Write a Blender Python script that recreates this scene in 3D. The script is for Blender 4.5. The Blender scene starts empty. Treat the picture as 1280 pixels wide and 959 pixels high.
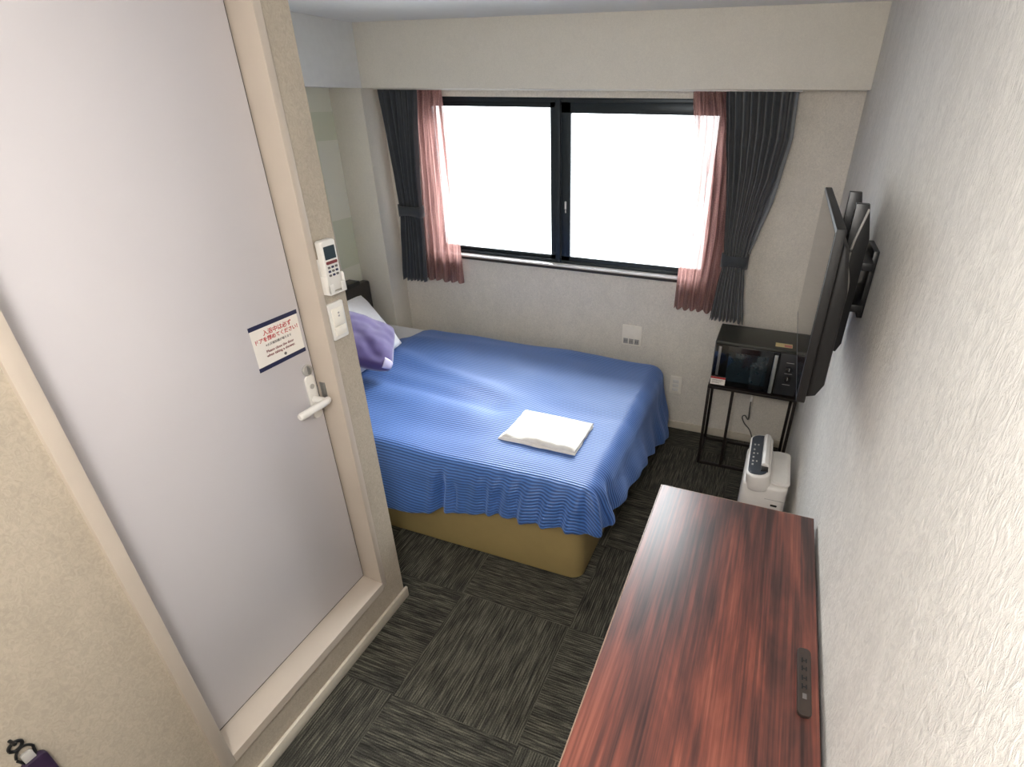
import bpy, bmesh, math, random
from math import sin, cos, pi, radians as rad
from mathutils import Vector, Matrix, noise
random.seed(4)
scn = bpy.context.scene
COL = scn.collection

# ------------------------------------------------------------------ materials
def srgb(h):
    c = [int(h[i:i+2], 16)/255 for i in (0, 2, 4)]
    return tuple((x/12.92 if x <= .04045 else ((x+.055)/1.055)**2.4) for x in c)+(1,)

class NT:
    def __init__(s, name):
        s.m = bpy.data.materials.new(name); s.m.use_nodes = True
        s.t = s.m.node_tree; s.b = s.t.nodes['Principled BSDF']; s.out = s.t.nodes['Material Output']
    def n(s, typ, **kw):
        nd = s.t.nodes.new(typ)
        for k, v in kw.items():
            if k.startswith('i_'):
                nd.inputs[k[2:].replace('_', ' ')].default_value = v
            else: setattr(nd, k, v)
        return nd
    def l(s, a, b): s.t.links.new(a, b)
    def math(s, op, a, b=None):
        nd = s.n('ShaderNodeMath', operation=op)
        for i, v in enumerate((a, b)):
            if v is None: continue
            if isinstance(v, (int, float)): nd.inputs[i].default_value = v
            else: s.l(v, nd.inputs[i])
        return nd.outputs[0]
    def ramp(s, fac, stops):
        r = s.n('ShaderNodeValToRGB'); e = r.color_ramp.elements
        while len(e) < len(stops): e.new(.5)
        for i, (p, c) in enumerate(stops): e[i].position = p; e[i].color = c
        s.l(fac, r.inputs[0]); return r.outputs[0]
    def mapc(s, scale, coord='Object', loc=(0, 0, 0), rot=(0, 0, 0)):
        tc = s.n('ShaderNodeTexCoord'); mp = s.n('ShaderNodeMapping')
        mp.inputs['Scale'].default_value = scale; mp.inputs['Location'].default_value = loc
        mp.inputs['Rotation'].default_value = rot
        s.l(tc.outputs[coord], mp.inputs[0]); return mp.outputs[0]
    def noise(s, vec, scale, detail=3, rough=.55, dist=0):
        nd = s.n('ShaderNodeTexNoise'); nd.inputs['Scale'].default_value = scale
        nd.inputs['Detail'].default_value = detail; nd.inputs['Roughness'].default_value = rough
        nd.inputs['Distortion'].default_value = dist
        if vec: s.l(vec, nd.inputs['Vector'])
        return nd.outputs[0]
    def bump(s, h, strength=.3, dist=.002):
        b = s.n('ShaderNodeBump'); b.inputs['Strength'].default_value = strength
        b.inputs['Distance'].default_value = dist
        s.l(h, b.inputs['Height']); s.l(b.outputs[0], s.b.inputs['Normal'])

def plain(name, hexc, rough=.5, metal=0, var=.06, scale=30, bump=0, sheen=0, coat=0, bscale=None):
    t = NT(name); c = srgb(hexc)
    v = t.mapc((1, 1, 1)); nf = t.noise(v, scale)
    lo = tuple(x*(1-var) for x in c[:3])+(1,); hi = tuple(min(1, x*(1+var)) for x in c[:3])+(1,)
    t.l(t.ramp(nf, [(.3, lo), (.7, hi)]), t.b.inputs['Base Color'])
    t.b.inputs['Roughness'].default_value = rough; t.b.inputs['Metallic'].default_value = metal
    t.b.inputs['Sheen Weight'].default_value = sheen; t.b.inputs['Coat Weight'].default_value = coat
    if bump: t.bump(t.noise(v, bscale or scale*8), bump, .001)
    return t.m

def wallpaper(name, hexc, stretch=(1, 1, 1), strength=.5, var=.07, sc=85, bd=.002):
    t = NT(name); c = srgb(hexc)
    v = t.mapc(stretch)
    a = t.noise(v, sc, 4, .6, 1.8); b = t.noise(v, 9, 3, .5, .5); f = t.noise(v, 260, 3, .6, .8)
    mix = t.math('ADD', t.math('MULTIPLY', a, .75), t.math('MULTIPLY', b, .25))
    lo = tuple(x*(1-var*1.6) for x in c[:3])+(1,); hi = tuple(min(1, x*(1+var)) for x in c[:3])+(1,)
    t.l(t.ramp(mix, [(.38, lo), (.62, hi)]), t.b.inputs['Base Color'])
    t.b.inputs['Roughness'].default_value = .72; t.b.inputs['Specular IOR Level'].default_value = .3
    t.bump(t.math('ADD', a, t.math('MULTIPLY', f, .4)), strength, bd)
    return t.m

M = {}
M['wall'] = wallpaper('wallpaper', 'e0dad0', (1, 1, .8))
M['wall_r'] = wallpaper('wallpaper_fibre', 'dedbd6', (1, 1.5, .6), .9, .08, 48, .004)
M['wall_b'] = wallpaper('wallpaper_tan', 'b2a797', (1, 1, .8), .6, .07)
M['beam'] = wallpaper('wallpaper_beam', 'e4dfd4', (1, 1, 1), .25, .03)
M['ceil'] = plain('ceiling_paint', 'e6e7e4', .9, bump=.15, var=.02)
M['door'] = plain('door_laminate', 'cac6c9', .33, var=.015, scale=3)
M['frame'] = plain('door_frame_paint', 'c0b4a7', .4, var=.03, scale=8)
M['base'] = plain('skirting_vinyl', 'cfc6b6', .5, var=.04)
M['pvc'] = plain('white_plastic', 'e2dfda', .38, var=.02)
M['pvcg'] = plain('grey_plastic', 'a9a6a2', .45, var=.04)
M['ivory'] = plain('ivory_plastic', 'f0eadf', .42, var=.03)
M['navy'] = plain('navy_print', '23284a', .5, var=.1)
M['paper'] = plain('sticker_paper', 'eee9e2', .5, var=.02)
M['red'] = plain('red_print', 'b83238', .5, var=.05)
M['dred'] = plain('dark_red_print', '7d3438', .5, var=.05)
M['ink'] = plain('grey_print', '6b6664', .5, var=.05)
M['lcd'] = plain('lcd_screen', '37444c', .2, var=.05)
M['black'] = plain('black_plastic', '17181a', .35, var=.15)
M['blackg'] = plain('black_gloss', '0d0e11', .12, var=.1, coat=.4)
M['tvscreen'] = plain('tv_screen', '1c1719', .09, var=.05, coat=.5)
M['tvback'] = plain('tv_housing', '0e0d0d', .55, var=.1, bump=.1)
M['steel'] = plain('brushed_steel', 'b9bcbc', .32, .8, var=.05)
M['greymetal'] = plain('grey_metal', '8d8c8a', .35, .6, var=.05)
M['rack'] = plain('dark_bronze_metal', '2b2523', .4, .3, var=.1)
M['mwtop'] = plain('microwave_enamel', '34352f', .38, .1, var=.08, bump=.08)
M['winframe'] = plain('anodised_frame', '2a3238', .35, .4, var=.08)
M['sill'] = plain('sill_reflection_white', 'e9e7e8', .3, var=.02)  # white paints in the sky's reflection on a dark glossy board
M['silledge'] = plain('sill_dark_edge', '2e2724', .4, var=.1)
M['mattress'] = plain('white_cotton', 'e6e6ea', .85, var=.03, bump=.25, sheen=.3)
M['towel'] = plain('folded_cotton', 'dcd8d2', .9, var=.05, scale=25, bump=.5, bscale=260)
M['basefab'] = plain('tan_vinyl_fabric', '988558', .6, var=.05, scale=10, bump=.2)
M['purple'] = plain('purple_velvet', '4a3870', .8, var=.12, scale=8, bump=.4, sheen=.6, bscale=300)
M['tag'] = plain('pale_lilac_label', 'd3c9e4', .7, var=.03)
M['head'] = plain('headboard_vinyl', '4a4642', .5, var=.08, bump=.2)
M['dcurt'] = plain('charcoal_blackout', '393c40', .85, var=.12, scale=20, bump=.4, sheen=.3, bscale=400)
M['lining'] = plain('grey_lining', '8c9094', .9, var=.04)
M['purif'] = plain('purifier_white', 'e0dcd7', .4, var=.02)
M['purifdk'] = plain('purifier_panel', '3a4048', .25, var=.08)
M['bronze'] = plain('bronze_plate', '544a45', .35, .7, var=.06)
M['edge'] = plain('edge_banding', '9c8170', .4, var=.1)
M['yel'] = plain('yellow_sticker', 'd8c58e', .5, var=.04)
M['pink'] = plain('pink_sticker_print', 'c9786f', .5, var=.04)
M['cord'] = plain('grey_cord', '55524e', .5)

def carpet():
    t = NT('carpet_tiles')
    tc = t.n('ShaderNodeTexCoord'); sep = t.n('ShaderNodeSeparateXYZ'); t.l(tc.outputs['Object'], sep.inputs[0])
    X, Y = sep.outputs[0], sep.outputs[1]
    s = .475
    fx = t.math('FLOOR', t.math('DIVIDE', t.math('ADD', X, .748+10*s), s))
    fy = t.math('FLOOR', t.math('DIVIDE', t.math('ADD', Y, 2.11+10*s), s))
    par = t.math('MODULO', t.math('ADD', fx, fy), 2)      # 1 for tile left of origin corner
    def combo(a, b, z):
        c = t.n('ShaderNodeCombineXYZ'); t.l(a, c.inputs[0]); t.l(b, c.inputs[1]); t.l(z, c.inputs[2]); return c.outputs[0]
    rnd = t.math('ADD', t.math('MULTIPLY', fx, 3.17), t.math('MULTIPLY', fy, 7.31))
    va = combo(t.math('MULTIPLY', X, 165), t.math('MULTIPLY', Y, 11), rnd)
    vb = combo(t.math('MULTIPLY', Y, 165), t.math('MULTIPLY', X, 11), rnd)
    mx = t.n('ShaderNodeMix', data_type='VECTOR'); t.l(par, mx.inputs[0]); t.l(vb, mx.inputs[4]); t.l(va, mx.inputs[5])
    n1 = t.noise(mx.outputs[1], 1.0, 2, .6)
    n2 = t.noise(t.mapc((1, 1, 1)), 260, 2, .6)
    tile = t.n('ShaderNodeTexWhiteNoise', noise_dimensions='1D'); t.l(rnd, tile.inputs['W'])
    sp2 = t.n('ShaderNodeSeparateXYZ'); t.l(mx.outputs[1], sp2.inputs[0])
    sn = t.math('SINE', t.math('ADD', t.math('MULTIPLY', sp2.outputs[0], 2*pi/165/.0085), t.math('MULTIPLY', n1, 5)))
    f = t.math('ADD', t.math('ADD', t.math('MULTIPLY', n1, .62), t.math('MULTIPLY', n2, .3)), t.math('MULTIPLY', tile.outputs[0], .04))
    f = t.math('ADD', f, t.math('MULTIPLY', sn, .05))
    t.l(t.ramp(f, [(.36, srgb('2a2926')), (.5, srgb('4a4841')), (.64, srgb('716e61'))]), t.b.inputs['Base Color'])
    t.b.inputs['Roughness'].default_value = .95; t.b.inputs['Specular IOR Level'].default_value = .15
    t.bump(f, .6, .004); return t.m
M['carpet'] = carpet()

def wood():
    t = NT('rosewood_laminate')
    v = t.mapc((1, .05, 1)); v2 = t.mapc((1, .17, 1)); v3 = t.mapc((1, .012, 1))
    w = t.noise(v, 26, 5, .65, .5); g = t.noise(v2, 6.5, 4, .55, 2.2); fgr = t.noise(v3, 150, 3, .6)
    f = t.math('ADD', t.math('ADD', t.math('MULTIPLY', w, .42), t.math('MULTIPLY', g, .38)), t.math('MULTIPLY', fgr, .26))
    t.l(t.ramp(f, [(.42, srgb('2f1d1b')), (.48, srgb('452a26')), (.53, srgb('5c352e')), (.58, srgb('723f34')), (.66, srgb('915646'))]), t.b.inputs['Base Color'])
    t.b.inputs['Roughness'].default_value = .42; t.b.inputs['Coat Weight'].default_value = .0
    t.bump(f, .06, .001); return t.m
M['wood'] = wood()

def duvet_mat():
    t = NT('blue_satin_stripe')
    uv = t.n('ShaderNodeUVMap', uv_map='UVMap'); sep = t.n('ShaderNodeSeparateXYZ'); t.l(uv.outputs[0], sep.inputs[0])
    V = sep.outputs[1]
    s = t.math('SINE', t.math('MULTIPLY', V, 2*pi/.0125))
    st = t.math('ADD', t.math('MULTIPLY', s, .5), .5)
    fine = t.noise(uv.outputs[0], 700, 2, .5); big = t.noise(uv.outputs[0], 3.2, 2, .5)
    f = t.math('ADD', t.math('MULTIPLY', st, .85), t.math('MULTIPLY', fine, .15))
    t.l(t.ramp(f, [(.2, srgb('20407a')), (.8, srgb('4270b6'))]), t.b.inputs['Base Color'])
    r = t.math('SUBTRACT', .56, t.math('MULTIPLY', st, .16)); t.l(r, t.b.inputs['Roughness'])
    t.b.inputs['Sheen Weight'].default_value = .6; t.b.inputs['Sheen Roughness'].default_value = .5
    t.b.inputs['Sheen Tint'].default_value = srgb('a9c4ff')
    t.b.inputs['Specular IOR Level'].default_value = .55
    t.bump(st, .5, .003); return t.m
M['duvet'] = duvet_mat()

def sheer_mat():
    t = NT('rose_sheer')
    uv = t.n('ShaderNodeUVMap', uv_map='UVMap'); mp = t.n('ShaderNodeMapping'); mp.inputs['Scale'].default_value = (90, 3, 1)
    t.l(uv.outputs[0], mp.inputs[0])
    a = t.noise(mp.outputs[0], 1, 3, .6); b = t.noise(uv.outputs[0], 220, 2, .7)
    f = t.math('ADD', t.math('MULTIPLY', a, .6), t.math('MULTIPLY', b, .4))
    colr = t.ramp(f, [(.4, srgb('8a6460')), (.6, srgb('b98f88'))])
    t.l(colr, t.b.inputs['Base Color']); t.b.inputs['Roughness'].default_value = .8
    tr = t.n('ShaderNodeBsdfTranslucent'); t.l(colr, tr.inputs[0])
    tp = t.n('ShaderNodeBsdfTransparent'); tp.inputs[0].default_value = (1, .93, .92, 1)
    m1 = t.n('ShaderNodeMixShader'); m1.inputs[0].default_value = .55; t.l(t.b.outputs[0], m1.inputs[1]); t.l(tr.outputs[0], m1.inputs[2])
    al = t.ramp(f, [(.40, (.32, .32, .32, 1)), (.56, (.06, .06, .06, 1))])
    m2 = t.n('ShaderNodeMixShader'); t.l(al, m2.inputs[0]); t.l(m1.outputs[0], m2.inputs[1]); t.l(tp.outputs[0], m2.inputs[2])
    t.l(m2.outputs[0], t.out.inputs[0]); return t.m
M['sheer'] = sheer_mat()

def glass_mat():
    t = NT('window_glass')
    g = t.n('ShaderNodeBsdfGlossy'); g.inputs['Roughness'].default_value = .02
    tp = t.n('ShaderNodeBsdfTransparent'); tp.inputs[0].default_value = (.96, .98, .98, 1)
    fr = t.n('ShaderNodeFresnel'); fr.inputs[0].default_value = 1.35
    m = t.n('ShaderNodeMixShader'); t.l(fr.outputs[0], m.inputs[0]); t.l(tp.outputs[0], m.inputs[1]); t.l(g.outputs[0], m.inputs[2])
    t.l(m.outputs[0], t.out.inputs[0]); return t.m
M['glass'] = glass_mat()

def recess_mat():
    t = NT('patchwork_wallpaper')
    v = t.mapc((1, 1, 1)); sep = t.n('ShaderNodeSeparateXYZ'); t.l(v, sep.inputs[0])
    fz = t.math('FLOOR', t.math('DIVIDE', sep.outputs[2], .145)); fy = t.math('FLOOR', t.math('DIVIDE', sep.outputs[1], .33))
    w = t.n('ShaderNodeTexWhiteNoise', noise_dimensions='1D'); t.l(t.math('ADD', fz, t.math('MULTIPLY', fy, 17.3)), w.inputs['W'])
    t.l(t.ramp(w.outputs[0], [(.35, srgb('f3f1e0')), (.65, srgb('e2e4cc'))]), t.b.inputs['Base Color'])
    t.b.inputs['Roughness'].default_value = .7; t.bump(t.noise(v, 120), .2, .002); return t.m
M['recess'] = recess_mat()

def lamp_mat():
    t = NT('lamp_diffuser'); t.b.inputs['Emission Color'].default_value = (1, .93, .84, 1)
    t.b.inputs['Emission Strength'].default_value = 6; return t.m
M['lamp'] = lamp_mat()

# ------------------------------------------------------------------ mesh helpers
def MB(): return bmesh.new()
def box(bm, x0, x1, y0, y1, z0, z1, r=0, seg=2, T=None):
    r_ = bmesh.ops.create_cube(bm, size=1); vs = r_['verts']
    for v in vs:
        v.co = Vector(((x0+x1)/2+v.co.x*(x1-x0), (y0+y1)/2+v.co.y*(y1-y0), (z0+z1)/2+v.co.z*(z1-z0)))
    if r:
        es = list({e for v in vs for e in v.link_edges})
        rr = min(r, .49*min(abs(x1-x0), abs(y1-y0), abs(z1-z0)))
        g = bmesh.ops.bevel(bm, geom=es, offset=rr, segments=seg, profile=.5, affect='EDGES')
        vs = list({v for f in g['faces'] for v in f.verts} | {v for v in vs if v.is_valid})
    if T is not None:
        bmesh.ops.transform(bm, matrix=T, verts=vs)
    return vs
def prism(bm, pts, axis, a0, a1, bevel=0, seg=2):
    """extrude a 2D polygon along axis (0,1,2) from a0 to a1; pts in the other two axes in order"""
    def mk(p, a):
        q = list(p); q.insert(axis, a); return bm.verts.new(q)
    A = [mk(p, a0) for p in pts]; B = [mk(p, a1) for p in pts]; n = len(pts)
    f0 = bm.faces.new(A); f1 = bm.faces.new(B[::-1])
    for i in range(n): bm.faces.new((A[i], B[i], B[(i+1) % n], A[(i+1) % n]))
    bmesh.ops.recalc_face_normals(bm, faces=bm.faces[:])
    if bevel:
        es = list(set(f0.edges) | set(f1.edges))
        bmesh.ops.bevel(bm, geom=es, offset=bevel, segments=seg, profile=.5, affect='EDGES')
def rrect(w, h, r, n=6):
    out = []
    for cx, cy, a in ((w/2-r, h/2-r, 0), (-w/2+r, h/2-r, 90), (-w/2+r, -h/2+r, 180), (w/2-r, -h/2+r, 270)):
        for i in range(n+1):
            t = rad(a+90*i/n); out.append((cx+r*cos(t), cy+r*sin(t)))
    return out
def tube(bm, pts, r, seg=10, closed=False):
    pts = [Vector(p) for p in pts]; n = len(pts); rings = []
    up = Vector((0, 0, 1))
    for i, p in enumerate(pts):
        if closed: d = pts[(i+1) % n]-pts[i-1]
        else: d = pts[min(i+1, n-1)]-pts[max(i-1, 0)]
        d.normalize()
        a = d.cross(up)
        if a.length < .1: a = d.cross(Vector((1, 0, 0)))
        a.normalize(); b = d.cross(a)
        rr = r[i] if isinstance(r, (list, tuple)) else r
        rings.append([bm.verts.new(p+a*rr*cos(2*pi*k/seg)+b*rr*sin(2*pi*k/seg)) for k in range(seg)])
    m = n if closed else n-1
    for i in range(m):
        A, B = rings[i], rings[(i+1) % n]
        for k in range(seg): bm.faces.new((A[k], A[(k+1) % seg], B[(k+1) % seg], B[k]))
    if not closed:
        bm.faces.new(rings[0][::-1]); bm.faces.new(rings[-1])
    bmesh.ops.recalc_face_normals(bm, faces=bm.faces[:])
def cyl(bm, p0, p1, r, seg=24, bev=0):
    p0, p1 = Vector(p0), Vector(p1); d = (p1-p0)
    if bev:
        L = d.length; u = d/L
        tube(bm, [p0, p0+u*bev*.3, p0+u*bev, p1-u*bev, p1-u*bev*.3, p1], [r-bev, r-bev*.3, r, r, r-bev*.3, r-bev], seg)
    else: tube(bm, [p0, p1], r, seg)
def smooth(pts, k=6):
    out = []; P = [Vector(p) for p in pts]; P = [P[0]]+P+[P[-1]]
    for i in range(1, len(P)-2):
        for j in range(k):
            t = j/k; a, b, c, d = P[i-1:i+3]
            out.append(.5*((2*b)+(c-a)*t+(2*a-5*b+4*c-d)*t*t+(3*b-a-3*c+d)*t**3))
    out.append(P[-2]); return out
def link(name, bm, mat, parent=None, shade=True, angle=40):
    me = bpy.data.meshes.new(name); bm.to_mesh(me); bm.free()
    for m in (mat if isinstance(mat, list) else [mat]): me.materials.append(m)
    o = bpy.data.objects.new(name, me); COL.objects.link(o)
    if shade:
        for p in me.polygons: p.use_smooth = True
        try: me.set_sharp_from_angle(angle=rad(angle))
        except Exception: pass
    if parent:
        o.parent = parent; o.matrix_parent_inverse = Matrix.Translation(parent.location).inverted() if parent.type == 'EMPTY' and not parent.parent else Matrix()
    return o
def thing(name, label, cat, loc, group=None):
    o = bpy.data.objects.new(name, None); COL.objects.link(o); o.location = loc
    o.empty_display_size = .1
    o['label'] = label; o['category'] = cat
    if group: o['group'] = group
    return o
def tag(o, label, cat, group=None):
    o['label'] = label; o['category'] = cat
    if group: o['group'] = group
    return o
def lab(o, label): o['label'] = label; return o
def struct(name, bm=None, mat=None, loc=(0, 0, 0), label=None, cat=None):
    if bm is None:
        o = bpy.data.objects.new(name, None); COL.objects.link(o); o.location = loc
    else: o = link(name, bm, mat)
    o['kind'] = 'structure'
    if label: o['label'] = label
    if cat: o['category'] = cat
    return o
def quick(name, mat, parent, *boxes, r=.002):
    bm = MB()
    for b in boxes: box(bm, *b, r=r)
    return link(name, bm, mat, parent)

# ------------------------------------------------------------------ dimensions
HC = 2.157; ZB = 1.858; LX = -2.54; RX0 = -2.76; BX = -1.4388; CY = -1.735; YN = -4.3; BY = -.154

# floor / ceiling
bm = MB(); box(bm, RX0-.2, .15, YN-.1, .2, -.1, 0); struct('floor', bm, M['carpet'], label='dark olive grey carpet tiles with streaks turned tile by tile', cat='floor')
bm = MB(); box(bm, RX0-.2, .15, YN-.1, .2, HC, HC+.1); struct('ceiling', bm, M['ceil'], label='pale grey ceiling above the room', cat='ceiling')
# right wall
bm = MB(); box(bm, 0, .12, YN, .2, 0, HC); struct('wall_right', bm, M['wall_r'], label='long wall with rough pale fibre wallpaper beside the desk', cat='wall')
# back wall with the window hole
WX0, WX1, WZ0, WZ1 = -2.33, -.52, .955, 1.822
bm = MB()
box(bm, RX0-.1, WX0, 0, .16, 0, HC); box(bm, WX1, 0, 0, .16, 0, HC)
box(bm, WX0, WX1, 0, .16, 0, WZ0-.02); box(bm, WX0, WX1, 0, .16, WZ1, HC)
struct('wall_back', bm, M['wall'], label='wall under and around the window', cat='wall')
bm = MB(); box(bm, RX0-.1, RX0, YN, 0, 0, HC); struct('wall_left', bm, M['recess'], label='pale patchwork wall behind the headboard', cat='wall')
bm = MB(); box(bm, RX0-.1, .1, YN-.1, YN, 0, HC); struct('wall_front', bm, M['wall'], label='wall at the entrance end of the room', cat='wall')
# pillar, beams
bm = MB(); box(bm, RX0, LX, -.165, 0, 0, ZB, r=.002); struct('wall_pillar', bm, M['beam'], label='square pillar in the left corner beside the window curtain', cat='pillar')
bm = MB(); box(bm, LX, 0, BY, 0, ZB, HC, r=.002); struct('trim_1', bm, M['beam'], label='boxed beam running above the window', cat='beam')
bm = MB(); box(bm, RX0, LX, CY+.002, 0, ZB, HC, r=.002); struct('trim_2', bm, M['ceil'], label='white boxed beam above the head of the bed', cat='beam')
# bathroom block wall with door hole
DY0, DY1, DZ0, DZ1 = -2.545, -1.826, .165, 2.1
bm = MB()
box(bm, BX-.06, BX, YN, DY0, 0, HC); box(bm, BX-.06, BX, DY1, CY, 0, HC)
box(bm, BX-.06, BX, DY0, DY1, 0, DZ0); box(bm, BX-.06, BX, DY0, DY1, DZ1, HC)
box(bm, RX0, BX-.06, CY-.06, CY, 0, HC)
box(bm, BX-.12, BX-.06, YN, CY-.06, 0, .1)
struct('wall_bathroom', bm, M['wall_b'], label='partition wall around the bathroom door', cat='wall')
# baseboards
def baseboard(name, x0, x1, y0, y1, lab_):
    bm = MB(); box(bm, x0, x1, y0, y1, 0, .05, r=.003)
    struct(name, bm, M['base'], label=lab_, cat='baseboard')
baseboard('baseboard_bathroom', BX, BX+.012, YN, CY+.012, 'pale skirting strip under the bathroom wall')
baseboard('baseboard_back', LX, 0, -.011, 0, 'pale skirting strip under the window wall')
baseboard('baseboard_right', -.011, 0, YN, -.011, 'pale skirting strip under the right wall')

# ------------------------------------------------------------------ door
D = struct('door_1', loc=(BX, -2.18, .0), label='pale grey bathroom door in a beige frame with raised sill', cat='door')
FX = BX+.012
bm = MB()
box(bm, -1.56, FX, -2.545, -2.512, .165, 2.13, r=.002)      # near jamb
box(bm, -1.56, FX-.004, -1.850, -1.826, .165, 2.13, r=.002)      # far jamb
box(bm, -1.56, FX, -2.545, -1.826, 2.095, 2.13, r=.002)
link('door_frame', bm, M['frame'], D)
bm = MB(); prism(bm, [(-1.56, .165), (FX, .165), (FX, .196), (-1.512, .207), (-1.56, .207)], 1, -2.512, -1.850, .002)
link('door_sill', bm, M['frame'], D)
bm = MB(); box(bm, -1.54, -1.507, -2.507, -1.856, .216, 2.09, r=.002)
leaf = link('door_leaf', bm, M['door'], D)
bm = MB(); box(bm, -1.522, -1.5125, -2.509, -1.853, .2075, .2155); box(bm, -1.5215, -1.5125, -1.8555, -1.8505, .2075, 2.09)  # black strips stand in for the shade in the gap round the leaf
lab(link('gap_shade', bm, M['black'], D), 'thin black strip standing in for shade in the door gap')
# lever set
ly = -1.883
bm = MB(); prism(bm, [(ly+a, 1.008+b) for a, b in rrect(.034, .145, .014)], 0, -1.507, -1.499, .002)
esc = link('escutcheon', bm, M['pvc'], D)
bm = MB(); cyl(bm, (-1.499, ly, 1.045), (-1.4965, ly, 1.045), .008, 20); link('key_cover', bm, M['pvcg'], esc)
bm = MB()
cyl(bm, (-1.499, ly, 1.0), (-1.456, ly, 1.0), .0115, 20)
tube(bm, smooth([(-1.462, ly+.014, 1.0), (-1.455, ly, 1.001), (-1.452, ly-.03, 1.003), (-1.452, ly-.075, 1.004), (-1.455, ly-.108, 1.003)], 5),
     [.0085]+[.0105]*6+[.0115]*13+[.009], 14)
lab(link('lever_handle', bm, M['pvc'], D), 'glossy white lever handle')
bm = MB(); cyl(bm, (-1.507, -1.882, 1.098), (-1.499, -1.882, 1.098), .0175, 28, .002); ttb = link('thumb_turn', bm, M['pvcg'], D)
bm = MB(); box(bm, -1.499, -1.493, -1.886, -1.878, 1.085, 1.111, r=.002); link('turn_grip', bm, M['greymetal'], ttb)
bm = MB(); box(bm, -1.50, -1.48, -1.8525, -1.8495, .985, 1.045, r=.001); link('strike_plate', bm, M['greymetal'], D)

# text helper
def text(body, size, mat, parent, origin, right, up, align='CENTER', name='lettering', ext=.0003, bold=0):
    cu = bpy.data.curves.new('t', 'FONT'); cu.body = body; cu.size = size; cu.align_x = align; cu.extrude = ext; cu.offset = bold
    cu.resolution_u = 3
    ob = bpy.data.objects.new('t', cu); COL.objects.link(ob)
    bpy.context.view_layer.update()
    me = bpy.data.meshes.new_from_object(ob.evaluated_get(bpy.context.evaluated_depsgraph_get()))
    bpy.data.objects.remove(ob)
    r = Vector(right).normalized(); u = Vector(up).normalized(); n = r.cross(u)
    Mx = Matrix((r, u, n)).transposed().to_4x4(); Mx.translation = Vector(origin)
    me.transform(Mx); me.materials.clear(); me.materials.append(mat)
    o = bpy.data.objects.new(name, me); COL.objects.link(o)
    if parent:
        o.parent = parent
        if parent.type == 'EMPTY': o.matrix_parent_inverse = Matrix.Translation(parent.location).inverted()
    return o
# door notice
S = thing('door_notice', 'white notice sticker with red lettering and two navy bars on the bathroom door', 'sign', (-1.507, -1.948, 1.22))
sx = -1.507
quick('sheet', M['paper'], S, (sx, sx+.0006, -2.03, -1.868, 1.157, 1.283), r=0)
quick('navy_bar', M['navy'], S, (sx+.0006, sx+.0010, -2.032, -1.866, 1.272, 1.284), r=0)
quick('navy_bar', M['navy'], S, (sx+.0006, sx+.0010, -2.032, -1.866, 1.155, 1.167), r=0)
R_ = (0, 1, 0); U_ = (0, 0, 1); tx = sx+.0009
text('入浴中は必ず', .0165, M['red'], S, (tx, -1.942, 1.250), R_, U_, bold=.0002)
text('ドアを閉めてください！', .0145, M['red'], S, (tx, -1.945, 1.233), R_, U_, bold=.0002)
text('※火災報知機が鳴ります', .0085, M['ink'], S, (tx, -1.947, 1.218), R_, U_)
text('Please close the door', .0110, M['dred'], S, (tx, -1.947, 1.200), R_, U_, bold=.0001)
text('when taking a shower.', .0110, M['dred'], S, (tx, -1.947, 1.188), R_, U_, bold=.0001)
bm = MB(); cyl(bm, (sx+.0006, -1.937, 1.176), (sx+.001, -1.937, 1.176), .0045, 14); lab(link('emblem', bm, M['ink'], S), 'small dark round emblem')

# switch plate and remote
S = thing('light_switch', 'cream wall switch plate under the remote control beside the bathroom door', 'switch', (BX, -1.793, 1.235))
bm = MB(); prism(bm, [(-1.793+a, 1.235+b) for a, b in rrect(.062, .112, .006)], 0, BX, BX+.009, .002); pl = link('plate', bm, M['pvc'], S)
bm = MB(); box(bm, BX+.009, BX+.013, -1.815, -1.771, 1.222, 1.275, r=.0015); link('rocker', bm, M['ivory'], S)
bm = MB(); box(bm, BX+.009, BX+.013, -1.815, -1.771, 1.192, 1.219, r=.0015); link('rocker', bm, M['ivory'], S)
quick('indicator', M['pvcg'], S, (BX+.013, BX+.0137, -1.795, -1.789, 1.257, 1.262), r=0)
quick('indicator', M['pvcg'], S, (BX+.013, BX+.0137, -1.795, -1.789, 1.248, 1.253), r=0)

ry0 = -1.792
S = thing('remote_holder', 'white wall holder carrying the remote control beside the bathroom door', 'holder', (BX, ry0, 1.35))
bm = MB(); box(bm, BX, BX+.003, ry0-.031, ry0+.031, 1.325, 1.42, r=.001)
box(bm, BX, BX+.032, ry0-.033, ry0-.030, 1.325, 1.375, r=.001); box(bm, BX, BX+.032, ry0+.030, ry0+.033, 1.325, 1.375, r=.001)
box(bm, BX, BX+.032, ry0-.033, ry0+.033, 1.322, 1.326, r=.001)
box(bm, BX+.029, BX+.032, ry0-.033, ry0-.015, 1.325, 1.352, r=.001); box(bm, BX+.029, BX+.032, ry0+.015, ry0+.033, 1.325, 1.352, r=.001)
link('cradle', bm, M['pvc'], S)
S = thing('remote_control', 'white air conditioner remote with dark screen in a wall holder', 'remote control', (BX+.015, ry0, 1.4))
bm = MB(); prism(bm, [(ry0+a, 1.4+b) for a, b in rrect(.056, .142, .009)], 0, BX+.0045, BX+.026, .004, 3); link('body', bm, M['pvc'], S)
bm = MB(); prism(bm, [(ry0+a, 1.437+b) for a, b in rrect(.042, .036, .002)], 0, BX+.026, BX+.0266); link('screen', bm, M['lcd'], S)
bm = MB(); prism(bm, [(ry0+a, 1.410+b) for a, b in rrect(.042, .008, .003)], 0, BX+.026, BX+.028); lab(link('button', bm, M['dred'], S), 'wide dark red button')
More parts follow.
